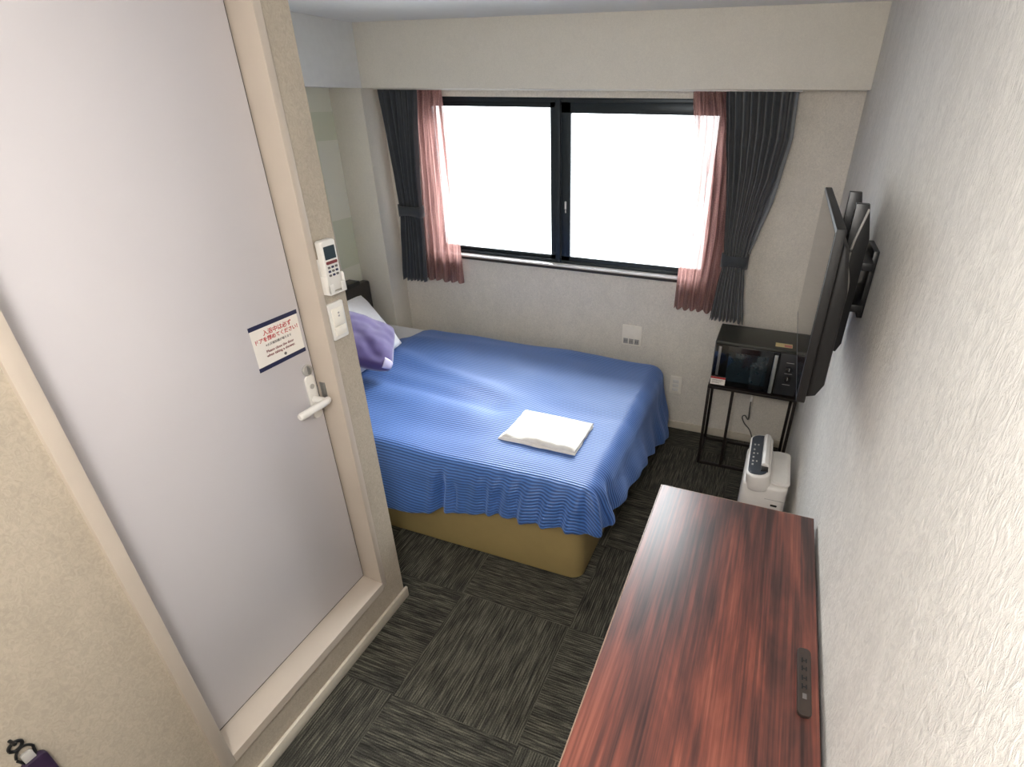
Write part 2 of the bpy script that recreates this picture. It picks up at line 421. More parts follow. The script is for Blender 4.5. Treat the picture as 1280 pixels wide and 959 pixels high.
for j, z in enumerate((1.397, 1.386, 1.375)):
    for i in (-1, 0, 1):
        bm = MB(); prism(bm, [(ry0+i*.014+a, z+b) for a, b in rrect(.009, .006, .002)], 0, BX+.026, BX+.0275)
        link('button', bm, M['ink'] if (i+j) % 2 else M['navy'], S)

# hanging ring at lower left
S = thing('key_ring', 'dark ring with a grey and purple holder hanging on the wall left of the door', 'key ring', (BX, -2.80, .745))
bm = MB(); ring = [(BX+.010, -2.803+.010*cos(a), .741+.010*sin(a)) for a in [2*pi*i/20 for i in range(20)]]
tube(bm, ring, .0032, 8, True); link('ring', bm, M['black'], S)
bm = MB(); cyl(bm, (BX-.002, -2.803, .752), (BX+.018, -2.803, .752), .003, 12); link('hook', bm, M['black'], S)
bm = MB(); lp = [(BX+.010, -2.799+.014*cos(a)*(1.0 if sin(a) > 0 else .9), .708+.022*sin(a)) for a in [2*pi*i/24 for i in range(24)]]
tube(bm, lp, .0026, 8, True); link('loop', bm, M['black'], S)
bm = MB(); prism(bm, [(-2.799+a, .70+b) for a, b in rrect(.018, .026, .004)], 0, BX+.007, BX+.013, .001); link('tab', bm, M['pvcg'], S)
bm = MB(); prism(bm, [(-2.797+a, .648+b) for a, b in rrect(.040, .085, .01)], 0, BX+.003, BX+.019, .004); lab(link('pouch', bm, plain('dark_purple_leather', '2a1a33', .5, var=.2), S), 'dark purple pouch')

# ------------------------------------------------------------------ window
W = struct('window_1', loc=(-1.42, .05, WZ0), label='wide window with dark grey frame and white sky behind', cat='window')
fy0, fy1 = .040, .090
bm = MB()
box(bm, WX0, WX1, fy0, fy1, WZ1-.022, WZ1, r=.002); box(bm, WX0, WX1, fy0, fy1, WZ0, WZ0+.018, r=.002)
box(bm, WX0, WX0+.04, fy0, fy1, WZ0, WZ1, r=.002); box(bm, WX1-.04, WX1, fy0, fy1, WZ0, WZ1, r=.002)
fr = link('window_frame', bm, M['winframe'], W)
def sash(name, x0, x1, y0, y1, l, r, b, t):
    bm = MB(); z0, z1 = WZ0+.018, WZ1-.020
    box(bm, x0, x0+l, y0, y1, z0, z1, r=.002); box(bm, x1-r, x1, y0, y1, z0, z1, r=.002)
    box(bm, x0, x1, y0, y1, z0, z0+b, r=.002); box(bm, x0, x1, y0, y1, z1-t, z1, r=.002)
    o = link(name, bm, M['winframe'], W)
    bm = MB(); box(bm, x0+l-.004, x1-r+.004, (y0+y1)/2-.002, (y0+y1)/2+.002, z0+b-.004, z1-t+.004)
    link('pane', bm, M['glass'], o); return o
sash('fixed_sash', -2.29, -1.455, .064, .087, .04, .055, .020, .028)
s2 = sash('sliding_sash', -1.438, -.56, .042, .062, .055, .055, .026, .052)
bm = MB(); box(bm, -1.468, -1.440, .028, .085, WZ0+.004, WZ1-.004, r=.002); link('mullion', bm, M['winframe'], W)
bm = MB(); box(bm, -1.414, -1.404, .034, .042, 1.265, 1.308, r=.002); box(bm, -1.412, -1.406, .036, .042, 1.245, 1.262, r=.001)
lab(link('sash_lock', bm, M['pvc'], s2), 'small white sash lock')
bm = MB(); box(bm, WX0, WX1, -.008, .15, WZ0-.02, WZ0, r=.002); link('window_sill', bm, M['sill'], W)
bm = MB(); box(bm, WX0, WX1, -.014, -.0082, WZ0-.024, WZ0-.009, r=.001); lab(link('sill_nosing', bm, M['silledge'], W), 'thin dark sill edge')
bm = MB(); box(bm, WX0, WX1, .091, .11, WZ1-.004, WZ1, r=0); link('head_trim', bm, M['winframe'], W)

# ------------------------------------------------------------------ curtains
def interp(tab, z):
    tab = sorted(tab)
    if z <= tab[0][0]: return tab[0][1:]
    for a, b in zip(tab, tab[1:]):
        if z <= b[0]:
            t = (z-a[0])/(b[0]-a[0]); t2 = t*t*(3-2*t)*.4+t*.6
            return [p+(q-p)*t2 for p, q in zip(a[1:], b[1:])]
    return tab[-1][1:]
def sheet(name, tab, yc, pleats, amp, zt, zb, mat, parent, nu=160, nz=70, scallop=.006, seed=0, thick=.0015):
    bm = MB(); uvl = bm.loops.layers.uv.new('UVMap'); rnd = random.Random(seed)
    ph = [rnd.uniform(-.5, .5) for _ in range(pleats+3)]; V = []
    uvs = {}
    for j in range(nz+1):
        z = zt+(zb-zt)*j/nz; xl, xr = interp(tab, z)
        row = []; wd = xr-xl
        for i in range(nu+1):
            u = i/nu; k = u*pleats; kk = int(min(k, pleats)); f = k-kk
            p = ph[kk]*(1-f)+ph[kk+1]*f
            a = amp*(1+.35*sin(5*z+p*6))
            y = yc+a*sin(2*pi*k+p*1.6+.5*sin(2.3*z+p*4))+a*.35*sin(4*pi*k+p*5+1.5*z)
            x = xl+wd*(u+.12/pleats*sin(2*pi*k+1.2+p))
            zz = z+(scallop*sin(2*pi*k+p*3) if j == nz else 0)
            v = bm.verts.new((x, y, zz)); row.append(v); uvs[v] = (u*wd*1.0+u*.2, z)
        V.append(row)
    for j in range(nz):
        for i in range(nu):
            f = bm.faces.new((V[j][i], V[j+1][i], V[j+1][i+1], V[j][i+1]))
            for lp_ in f.loops: lp_[uvl].uv = uvs[lp_.vert]
    o = link(name, bm, mat, parent, angle=180)
    if thick:
        s = o.modifiers.new('Solidify', 'SOLIDIFY'); s.thickness = thick; s.offset = 0
    return o
ZT = ZB-.006
def band(name, x0, x1, yc, dy, z0, z1, mat, parent):
    bm = MB(); n = 40; R = []
    for i in range(n):
        a = 2*pi*i/n; cx = (x0+x1)/2; w = (x1-x0)/2
        px = cx+w*math.copysign(abs(cos(a))**.6, cos(a)); py = yc+dy*math.copysign(abs(sin(a))**.8, sin(a))
        sag = -.008*cos(a*1)*0
        R.append([bm.verts.new((px, py, z0+(.006*sin(a*3)))), bm.verts.new((px, py, z1+.004*sin(a*2+1)))])
    for i in range(n):
        A, B = R[i], R[(i+1) % n]; bm.faces.new((A[0], B[0], B[1], A[1]))
    o = link(name, bm, mat, parent, angle=180); s = o.modifiers.new('Solidify', 'SOLIDIFY'); s.thickness = .004; s.offset = 0
    return o
# dark curtain, right
Cr = thing('blackout_curtain', 'charcoal curtain tied back at the right of the window above the microwave', 'curtain', (-.44, -.10, 1.3), 'charcoal curtains at the window')
sheet('fabric', [(1.86, -.585, -.291), (1.67, -.56, -.283), (1.51, -.535, -.303), (1.366, -.515, -.338), (1.212, -.502, -.368), (1.133, -.492, -.376), (1.08, -.492, -.38), (.95, -.505, -.366), (.785, -.517, -.343)],
      -.105, 9, .017, ZT, .785, M['dcurt'], Cr, seed=1, nu=200)
band('tieback', -.499, -.368, -.105, .036, 1.075, 1.135, M['dcurt'], Cr)
sheet('lining', [(1.86, -.40, -.281), (1.67, -.36, -.270), (1.51, -.36, -.288), (1.405, -.37, -.302), (1.212, -.40, -.348), (1.15, -.41, -.366)], -.068, 2, .006, ZT, 1.14, M['lining'], Cr, nu=30, seed=4)
# dark curtain, left
Cl = thing('blackout_curtain', 'charcoal curtain tied back at the left of the window beside the pillar', 'curtain', (-2.36, -.10, 1.3), 'charcoal curtains at the window')
sheet('fabric', [(1.86, -2.481, -2.22), (1.578, -2.458, -2.251), (1.362, -2.440, -2.271), (1.216, -2.428, -2.277), (1.04, -2.448, -2.284), (.79, -2.474, -2.301)],
      -.105, 7, .017, ZT, .79, M['dcurt'], Cl, seed=2, nu=180)
band('tieback', -2.436, -2.268, -.105, .034, 1.185, 1.245, M['dcurt'], Cl)
o = sheet('sheer_curtain', [(1.86, -.742, -.56), (1.7, -.726, -.52), (1.486, -.722, -.50), (1.2, -.724, -.48), (.8, -.728, -.50)], -.052, 6, .013, ZT, .80, M['sheer'], None, seed=3, thick=0, nu=150)
tag(o, 'see through rose brown curtain at the right side of the window', 'curtain', 'sheer curtains at the window')
o = sheet('sheer_curtain', [(1.86, -2.26, -2.10), (1.668, -2.285, -2.093), (1.419, -2.30, -2.085), (1.15, -2.32, -2.076), (.79, -2.345, -2.068)], -.052, 5, .014, ZT, .79, M['sheer'], None, seed=7, thick=0, nu=150)
tag(o, 'see through salmon curtain at the left side of the window', 'curtain', 'sheer curtains at the window')
Rl = thing('curtain_rail', 'slim double curtain rail fixed under the beam over the window', 'curtain rail', (-1.4, -.08, ZB))
quick('track', M['pvc'], Rl, (-2.50, -.26, -.112, -.098, ZB-.006, ZB), r=.001)
quick('track', M['pvc'], Rl, (-2.50, -.26, -.059, -.045, ZB-.006, ZB), r=.001)

# ------------------------------------------------------------------ bed
B = thing('bed', 'double bed with tan base and dark headboard standing along the window wall', 'bed', (-1.75, -.73, 0))
def round_slab(x0, x1, y0, y1, z0, z1, r, bev, top_bulge=0):
    bm = MB(); pts = [((x0+x1)/2+a, (y0+y1)/2+b) for a, b in rrect(x1-x0, y1-y0, r, 8)]
    prism(bm, pts, 2, z0, z1, bev, 3); return bm
link('bed_base', round_slab(-2.69, -.778, -1.418, -.172, .018, .33, .055, .012), M['basefab'], B)
for x in (-2.55, -.93):
    for y in (-1.28, -.30):
        bm = MB(); cyl(bm, (x, y, 0), (x, y, .02), .03, 16); link('bed_foot', bm, M['black'], B)
link('mattress', round_slab(-2.68, -.80, -1.385, -.185, .331, .492, .07, .03), M['mattress'], B)
bm = MB(); box(bm, -2.757, -2.70, -1.50, -.168, .10, .765, r=.012, seg=3); hb = link('headboard', bm, M['head'], B)
bm = MB(); box(bm, -2.755, -2.672, -1.49, -.29, .766, .800, r=.006); lab(link('headboard_ledge', bm, M['black'], hb), 'slim black ledge on the headboard top')

# duvet --------------------------------------------------------------
X0, XE, YE, YB = -2.33, -.795, -1.375, -.235
ZD = .508; RR = .085
def sstep(a, b, x):
    t = max(0, min(1, (x-a)/(b-a))); return t*t*(3-2*t)
def hemz(p):   # p = (kind, value)
    k, v = p
    if k == 'n': return .185+.165*sstep(-1.9, -.85, v)
    if k == 'c': return .35-.02*v
    if k == 'f': return .33-.04*sstep(-1.375, -1.0, v)-.19*sstep(-1.05, -.25, v)
    if k == 'cb': return .10+.16*v
    return .26
def topz(x, y):
    z = ZD+.018*noise.noise(Vector((x*1.7, y*2.1, 3.1)))+.009*noise.noise(Vector((x*4+y*1.2, y*7, 8.2)))
    d = abs((y+.72)+.28*(x+1.9)); z += .016*math.exp(-(d/.06)**2)*sstep(-1.0, -1.5, x)
    d = abs((y+.95)+.10*(x+1.9)); z -= .012*math.exp(-(d/.05)**2)*sstep(-.9, -1.6, x)
    d = abs((y+.35)-.16*(x+1.9)); z += .008*math.exp(-(d/.05)**2)*sstep(-.8, -1.3, x)
    tm = sstep(.32, .17, max(abs(x+1.055), abs(y+1.095)*1.3))
    z = z*(1-tm)+(ZD+.004)*tm
    z += .02*sstep(-1.0, -1.3, x)*sstep(-.2, -.5, y)*sstep(-1.3, -1.0, y)
    # folded back at the head
    z -= .02*sstep(-2.22, -2.33, x)
    return z
bm = MB(); uvl = bm.loops.layers.uv.new('UVMap'); uvs = {}
NS, NF, NTt, NO, NB = 150, 46, 120, 46, 34
def headx(y): return X0+.035*sstep(-.55, -.2, y)
def skirt(bx, by, nx, ny, e, kind, val, pl):
    hz = hemz((kind, val)); z0 = topz(bx, by)
    tot = pi*RR/2+(z0-RR-hz); s = e*tot; q = RR*pi/2
    if s < q: lat = RR*sin(s/RR); dz = RR*(1-cos(s/RR))
    else: lat = RR; dz = RR+(s-q)
    w = sstep(.25, 1, e); w2 = sstep(.05, .6, e)
    flare = .035
    if kind == 'f': flare = .055+.02*sstep(-.7, -.25, val)
    if kind == 'cb': flare = .075-.065*val
    if kind == 'b': flare = .01
    off = flare*w*w*.8
    # folds along the perimeter
    off += .010*w*sin(pl*9+1)+.006*w*sin(pl*23+2.0)
    if kind in 'nc':
        g = sstep(.95, 1.25, pl) if kind == 'n' else 1
        off += .013*g*w2*sin(pl*75+1.2*sin(pl*11)+e*1.5)+.006*g*w*sin(pl*130)
        c0 = pl-(.945-.02*e); off += (-.040*math.exp(-(c0/.019)**2)+.014*math.exp(-((c0-.04)/.02)**2)+.012*math.exp(-((c0+.035)/.02)**2))*sstep(.12, .7, e)
        c0 = pl-(.985+.02*e); off += -.02*math.exp(-(c0/.010)**2)*sstep(.3, .7, e)*sstep(1.0, .8, e)
    else:
        g = sstep(1.9, 1.62, pl); g2 = sstep(2.55, 2.85, pl)
        off += .012*g*w2*sin(pl*60)+(.014*g2*w2*sin(pl*55+1) if kind != 'b' else 0)
        off += .008*w*sin(pl*31+.6)
    return Vector((bx+nx*(lat+off), by+ny*(lat+off), z0-dz)), s
arc = RR*pi/2
grid = []
for j in range(NTt+NO+NB+1):
    row = []
    for i in range(NS+NF+1):
        oi = max(0, i-NS)/NF; oj = max(0, NO-j)/NO; ob = max(0, j-NO-NTt)/NB
        ii = min(i, NS)/NS; jj = min(max(0, j-NO), NTt)/NTt
        y = YE+(YB-YE)*jj; hx = headx(y); x = hx+(XE-hx)*ii
        if ob > 0 and oi == 0:
            co, s = skirt(x, YB, 0, 1, ob, 'b', x, 3.0-(x-XE)); uv = (x, YB+s)
        elif ob > 0:
            e = max(oi, ob); th = math.atan2(ob, oi); v = th/(pi/2)
            co, s = skirt(XE, YB, cos(th), sin(th), e, 'cb', v, 1.665+(YB-YE)+.13*v); uv = (XE+s*cos(th), YB+s*sin(th))
        elif oi == 0 and oj == 0:
            co = Vector((x, y, topz(x, y))); uv = (x, y)
        elif oi == 0:
            co, s = skirt(x, YE, 0, -1, oj, 'n', x, x-X0); uv = (x, YE-s)
        elif oj == 0:
            co, s = skirt(XE, y, 1, 0, oi, 'f', y, 1.535+.13+(y-YE)); uv = (XE+s, y)
        else:
            e = max(oi, oj); th = math.atan2(oj, oi)
            v = 1-th/(pi/2)
            co, s = skirt(XE, YE, cos(th), -sin(th), e, 'c', v, 1.535+.13*v)
            uv = (XE+s*cos(th), YE-s*sin(th))
        vv = bm.verts.new(co); uvs[vv] = uv; row.append(vv)
    grid.append(row)
for j in range(len(grid)-1):
    for i in range(len(grid[0])-1):
        f = bm.faces.new((grid[j][i], grid[j][i+1], grid[j+1][i+1], grid[j+1][i]))
        for lp_ in f.loops: lp_[uvl].uv = uvs[lp_.vert]
dv = link('duvet', bm, M['duvet'], None, angle=180)
sm = dv.modifiers.new('Smooth', 'SMOOTH'); sm.factor = .5; sm.iterations = 2
so = dv.modifiers.new('Solidify', 'SOLIDIFY'); so.thickness = .012; so.offset = -1
tag(dv, 'blue striped satin bed cover draped over the bed and its foot', 'bed cover')

# pillows ------------------------------------------------------------
def cushion_mesh(w, h, t, n=34, pinch=.10, wr=.004, seed=0, rc=.12):
    bm = MB(); S2 = {}
    for s in (1, -1):
        for j in range(n+1):
            for i in range(n+1):
                u = -1+2*i/n; v = -1+2*j/n
                edge = (i in (0, n) or j in (0, n))
                if s == -1 and edge: S2[(s, i, j)] = S2[(1, i, j)]; continue
                k = ((1-u**4)*(1-v**4))**.5 if not edge else 0
                k = max(0, (1-u*u))**.42*max(0, (1-v*v))**.42 if not edge else 0
                px = u*w/2*(1-pinch*(1-v*v)*abs(u)**3*.55); py = v*h/2*(1-pinch*(1-u*u)*abs(v)**3*.55)
                cr = 1-rc*(u*u*v*v)**2*.5; px *= cr; py *= cr
                d = 1+.25*noise.noise(Vector((u*1.6+seed, v*1.6, s)))
                z = s*t/2*k*d+(wr*noise.noise(Vector((px*22+seed, py*22, s*3.)))*(1 if not edge else 0))
                S2[(s, i, j)] = bm.verts.new((px, py, z))
        for j in range(n):
            for i in range(n):
                q = [S2[(s, i, j)], S2[(s, i+1, j)], S2[(s, i+1, j+1)], S2[(s, i, j+1)]]
                bm.faces.new(q if s == 1 else q[::-1])
    return bm
def place(o, origin, ex, ey):
    ex = Vector(ex).normalized(); ez = ex.cross(Vector(ey)).normalized(); ey = ez.cross(ex)
    m = Matrix((ex, ey, ez)).transposed().to_4x4(); m.translation = Vector(origin); o.matrix_world = m
# reclining pillow
o = link('bed_pillow', cushion_mesh(.64, .50, .12, seed=3), M['mattress'], None, angle=180)
PT = Vector((-2.565, -.395, .745)); PB = Vector((-2.20, -.56, .575)); eu = (PT-PB).normalized()
er = Vector((-.03, 1, .04)).normalized(); en = er.cross(eu).normalized()
o.data.transform(Matrix((er, eu, en)).transposed().to_4x4()); o.location = (PT+PB)/2-er*.32; tag(o, 'white pillow reclining against the dark headboard behind the purple cushion', 'pillow')

# purple cushion
BR = Vector((-1.99, -.93, .565)); TR = Vector((-2.14, -.665, .695)); e1 = (TR-BR)
ex = Vector((.672, .596, -.44)).normalized()
cw, ch = .40, .345
c0 = (BR+TR)/2-ex*cw/2+Vector((0, 0, .0))
o = link('throw_cushion', cushion_mesh(cw, ch, .13, seed=5, pinch=.05, wr=.006, rc=.22), M['purple'], None, angle=180)
place(o, c0, ex, e1); tag(o, 'purple square cushion with a pale label at its corner on the bed', 'cushion')
def cz_(u, v): return .065*max(0, (1-u*u))**.42*max(0, (1-v*v))**.42
def cxy(u, v):
    px = u*cw/2*(1-.05*(1-v*v)*abs(u)**3*.55); py = v*ch/2*(1-.05*(1-u*u)*abs(v)**3*.55); cr = 1-.22*(u*u*v*v)**2*.5
    return px*cr, py*cr
tg = MB(); n_ = 8; G = [[tg.verts.new((*cxy(.70+.29*i/n_, -.99+.30*j/n_), cz_(.70+.29*i/n_, -.99+.30*j/n_)*1.2+.0045)) for i in range(n_+1)] for j in range(n_+1)]
for j in range(n_):
    for i in range(n_): tg.faces.new((G[j][i], G[j][i+1], G[j+1][i+1], G[j+1][i]))
t_ = link('label_tag', tg, M['tag'], None); t_.parent = o; sd = t_.modifiers.new('Solidify', 'SOLIDIFY'); sd.thickness = .002; lab(t_, 'small pale lilac label')

# folded towel --------------------------------------------------------
T = thing('folded_towel', 'white folded cloth lying near the foot of the blue bed cover', 'towel', (-1.055, -1.095, ZD+.006))
def cloth_layer(w, h, z0, t, seed, cut=0):
    bm = MB(); n = 44; m = 34; top = []; bot = []
    for j in range(m+1):
        a = []; b = []
        for i in range(n+1):
            u = i/n; v = j/m
            x = -w/2+w*u; y = -h/2+h*v
            if cut: x += cut*sstep(.75, 0, v)*sstep(.25, 0, u)*-1
            x += .004*noise.noise(Vector((v*5, seed, 0))); y += .005*noise.noise(Vector((u*5, seed, 4)))
            e = min(u, 1-u, v, 1-v); k = sstep(0, .05, e)
            wz = .008*noise.noise(Vector((x*9+y*5, y*14-x*3, seed)))+.004*noise.noise(Vector((x*30, y*30, seed)))
            a.append(bm.verts.new((x, y, z0+t*(.35+.65*k)+wz*k))); b.append(bm.verts.new((x, y, z0+(t*.35*(1-k) if k < .5 else 0)*0)))
        top.append(a); bot.append(b)
    for j in range(m):
        for i in range(n):
            bm.faces.new((top[j][i], top[j][i+1], top[j+1][i+1], top[j+1][i])); bm.faces.new((bot[j][i], bot[j+1][i], bot[j+1][i+1], bot[j][i+1]))
    for i in range(n):
        bm.faces.new((bot[0][i], bot[0][i+1], top[0][i+1], top[0][i])); bm.faces.new((bot[m][i+1], bot[m][i], top[m][i], top[m][i+1]))
    for j in range(m):
        bm.faces.new((bot[j+1][0], bot[j][0], top[j][0], top[j+1][0])); bm.faces.new((bot[j][n], bot[j+1][n], top[j+1][n], top[j][n]))
    return bm
def put(o, x, y, z, rz): o.parent = T; o.matrix_parent_inverse = Matrix.Translation(T.location).inverted(); o.location = (x, y, z); o.rotation_euler = (0, 0, rz)
o = link('lower_fold', cloth_layer(.345, .248, 0, .011, 2, .012), M['towel'], None, angle=60); put(o, -1.055, -1.098, ZD+.007, 0)
o = link('upper_fold', cloth_layer(.338, .243, 0, .011, 6, -.0), M['towel'], None, angle=60); put(o, -1.053, -1.093, ZD+.0185, rad(-.8))

# ------------------------------------------------------------------ desk
DK = thing('desk', 'glossy red brown wood desk along the right wall nearest the camera', 'desk', (-.235, -2.5, 0))
dx0, dx1, dy0, dy1, dz = -.457, -.011, -3.35, -1.602, .76
bm = MB(); box(bm, dx0+.0015, dx1, dy0, dy1, dz-.028, dz, r=.0015); link('desktop', bm, M['wood'], DK)
bm = MB(); box(bm, dx0-.0012, dx0+.0012, dy0, dy1+.001, dz-.0275, dz-.0002, r=.0004); box(bm, dx0, dx1, dy1+.0002, dy1+.0018, dz-.0275, dz-.0006, r=.0004)
lab(link('edge_banding', bm, M['edge'], DK), 'pale edge strip along the desk top')
for y in (dy1-.05, dy0+.03):
    bm = MB(); box(bm, dx0+.02, dx1-.01, y-.012, y+.012, 0, dz-.028, r=.001); link('side_panel', bm, M['wood'], DK)
bm = MB(); box(bm, dx1-.03, dx1-.012, dy0+.042, dy1-.062, .35, dz-.028, r=.001); link('back_panel', bm, M['wood'], DK)
bm = MB(); box(bm, dx0+.03, dx1-.03, dy0+.042, dy0+.55, .55, dz-.028, r=.001); dr = link('drawer', bm, M['wood'], DK)
bm = MB(); box(bm, dx0+.018, dx0+.03, dy0+.22, dy0+.36, .635, .645, r=.002); link('drawer_pull', bm, M['bronze'], dr)
# inset power module
pc = Vector((-.0405, -2.152, dz)); bm = MB(); prism(bm, [(pc.x+a, pc.y+b) for a, b in rrect(.0275, .160, .010)], 2, dz-.0005, dz+.009, .002); pm = link('power_module', bm, M['bronze'], DK)
lab(pm, 'bronze grey power outlet strip set in the desk top')
def slot(x0, x1, y0, y1, n='socket_slot', mat='black'):
    bm = MB(); box(bm, x0, x1, y0, y1, dz+.0088, dz+.0094); link(n, bm, M[mat], pm)
for k, yy in enumerate((-2.105, -2.125, -2.148, -2.168)):
    slot(pc.x-.006, pc.x-.003, yy-.006, yy+.006); slot(pc.x+.002, pc.x+.005, yy-.005, yy+.005)
    slot(pc.x-.003, pc.x+.002, yy-.0015, yy+.0005)
slot(pc.x-.004, pc.x+.004, -2.196, -2.184, 'usb_port', 'ink')

# ------------------------------------------------------------------ rack + microwave
RK = thing('metal_rack', 'dark slim metal stand holding the microwave in the far right corner', 'rack', (-.235, -.19, 0))
rx0, rx1, ry_, ryb, rz = -.458, -.012, -.335, -.052, .498
t = .015
bm = MB(); box(bm, rx0, rx1, ry_, ryb, rz-.016, rz, r=.002); link('rack_shelf', bm, M['rack'], RK)
for (x, y, n) in ((rx0, ry_, 0), (rx0, ryb-t, 0), (rx1-t, ry_, 0), (rx1-t, ryb-t, 0), (-.335, ry_, 1)):
    bm = MB(); box(bm, x, x+t, y, y+t, 0 if not n else t, rz-.016, r=.001); link('post', bm, M['rack'], RK)
for b in ((rx0+t, rx1-t, ry_, ry_+t), (rx0+t, rx1-t, ryb-t, ryb), (rx0, rx0+t, ry_+t, ryb-t), (rx1-t, rx1, ry_+t, ryb-t), (-.335, -.335+t, ry_+t, ryb-t)):
    bm = MB(); box(bm, b[0], b[1], b[2], b[3], 0, t, r=.001); link('rail', bm, M['rack'], RK)

MW = thing('microwave', 'black microwave oven on the dark rack in the corner beneath the curtain', 'microwave', (-.24, -.19, rz))
mx0, mx1, my0, my1, mz0, mz1 = -.452, -.030, -.318, -.055, rz+.01, .748
for x in (mx0+.03, mx1-.03):
    for y in (my0+.03, my1-.03):
        bm = MB(); cyl(bm, (x, y, rz), (x, y, mz0+.002), .012, 14); link('foot', bm, M['black'], MW)
bm = MB(); box(bm, mx0, mx1, my0, my1, mz0, mz1, r=.006, seg=3); link('housing', bm, M['mwtop'], MW)
xs = -.135
bm = MB(); box(bm, mx0+.004, xs, my0-.018, my0-.0005, mz0+.003, mz1-.012, r=.004); md = link('door', bm, M['blackg'], MW)
bm = MB(); box(bm, mx0+.075, xs-.05, my0-.0195, my0-.018, mz0+.035, mz1-.045, r=.0005); link('door_window', bm, plain('smoked_window', '1d2a31', .08, var=.1, coat=.6), md)
bm = MB(); box(bm, xs-.026, xs-.008, my0-.042, my0-.030, mz0+.012, mz1-.018, r=.004, seg=3)
box(bm, xs-.022, xs-.012, my0-.031, my0-.017, mz0+.018, mz0+.032, r=.001); box(bm, xs-.022, xs-.012, my0-.031, my0-.017, mz1-.042, mz1-.028, r=.001)
lab(link('handle', bm, M['steel'], md), 'bright vertical steel handle')
bm = MB(); box(bm, mx0+.022, mx0+.036, my0-.0215, my0-.018, mz0+.06, mz1-.02, r=.001); lab(link('door_trim', bm, M['greymetal'], md), 'silver trim strip at the hinge side')
bm = MB(); box(bm, xs+.002, mx1-.002, my0-.016, my0-.0005, mz0+.003, mz1-.012, r=.003); pn = link('control_panel', bm, plain('panel_grey', '2c2d30', .4, var=.06), MW)
for z in (.655, .605):
    bm = MB(); cyl(bm, (-.082, my0-.016, z), (-.082, my0-.034, z), .0165, 26, .003); kb = link('knob', bm, M['black'], pn)
    bm = MB(); box(bm, -.0835, -.0805, my0-.0355, my0-.034, z-.002, z+.014); link('pointer', bm, M['steel'], kb)
for z in (.690, .632, .572):
    bm = MB(); box(bm, -.10, -.064, my0-.0165, my0-.016, z-.002, z+.001); link('dial_mark', bm, M['pvcg'], pn)
bm = MB(); box(bm, mx0+.004, mx0+.078, my0-.0235, my0-.022, mz0+.006, mz0+.050); st = lab(link('warning_sticker', bm, M['paper'], MW), 'white sticker with red heading')
bm = MB(); box(bm, mx0+.004, mx0+.078, my0-.0243, my0-.0235, mz0+.040, mz0+.050); link('red_heading', bm, M['red'], st)
for k in range(3):
    bm = MB(); box(bm, mx0+.012, mx0+.066-.008*k, my0-.0239, my0-.0235, mz0+.031-.008*k, mz0+.033-.008*k); link('printed_line', bm, M['ink'], st)
bm = MB(); box(bm, -.165, -.085, -.285, -.235, mz1, mz1+.0007); st = lab(link('top_sticker', bm, M['yel'], MW), 'pale yellow and pink sticker')
bm = MB(); box(bm, -.122, -.088, -.280, -.252, mz1+.0007, mz1+.0011); link('pink_print', bm, M['pink'], st)
bm = MB()
for k in range(14): box(bm, mx0+.05+.009*k, mx0+.054+.009*k, my1+.028-.06, my1-.012, mz1-.0004, mz1+.0006)
link('vent_slots', bm, M['black'], MW)

# cord beneath the rack
PC = thing('power_cord', 'thin grey cord with white connector hanging under the microwave rack', 'cord', (-.22, -.04, 0))
bm = MB(); cyl(bm, (-.228, -.12, .47), (-.228, -.12, .438), .012, 16, .003); link('plug', bm, M['black'], PC)
bm = MB(); cyl(bm, (-.228, -.12, .438), (-.228, -.12, .36), .0045, 10); box(bm, -.235, -.221, -.127, -.113, .335, .372, r=.003)
lab(link('connector', bm, M['pvc'], PC), 'white connector')
bm = MB(); tube(bm, smooth([(-.228, -.12, .34), (-.226, -.125, .28), (-.224, -.125, .22), (-.245, -.12, .24), (-.258, -.12, .225), (-.240, -.125, .19), (-.205, -.13, .155), (-.175, -.14, .09), (-.15, -.17, .03), (-.12, -.2, .006)], 6), .0033, 8)
link('cable', bm, M['cord'], PC)

# outlets on the back wall
def outlet(x, z, w, h, lb):
    S = thing('wall_outlet', lb, 'outlet', (x, 0, z), 'outlets on the window wall')
    bm = MB(); prism(bm, [(x+a, z+b) for a, b in rrect(w, h, .005)], 1, -.008, 0, .002); link('plate', bm, M['ivory'], S)
    return S
S = outlet(-.965, .578, .118, .125, 'square ivory outlet plate on the wall above the bed')
for i in (-1, 0, 1):
    bm = MB(); box(bm, -.965+i*.034-.014, -.965+i*.034+.014, -.0105, -.008, .525, .558, r=.001); sk = link('socket', bm, M['pvcg'], S)
    for s in (-1, 1):
        bm = MB(); box(bm, -.965+i*.034+s*.005-.001, -.965+i*.034+s*.005+.001, -.0108, -.0105, .535, .549); link('socket_slot', bm, M['black'], sk)
S = outlet(-.672, .298, .070, .118, 'small ivory outlet plate on the wall beyond the foot of the bed')
for z in (.325, .298, .271):
    bm = MB(); box(bm, -.69, -.654, -.0105, -.008, z-.010, z+.010, r=.001); link('socket', bm, M['pvc'], S)

# ------------------------------------------------------------------ air purifier
AP = thing('air_purifier', 'white air purifier with dark slanted control panel between rack and desk', 'air purifier', (-.115, -.92, 0))
bm = MB(); prism(bm, [(-.122+a, -.925+b) for a, b in rrect(.176, .29, .03)], 2, .012, .455, .012, 3); link('body', bm, M['purif'], AP)
bm = MB(); box(bm, -.20, -.04, -1.05, -.80, 0, .014, r=.004); link('foot_plate', bm, M['pvcg'], AP)
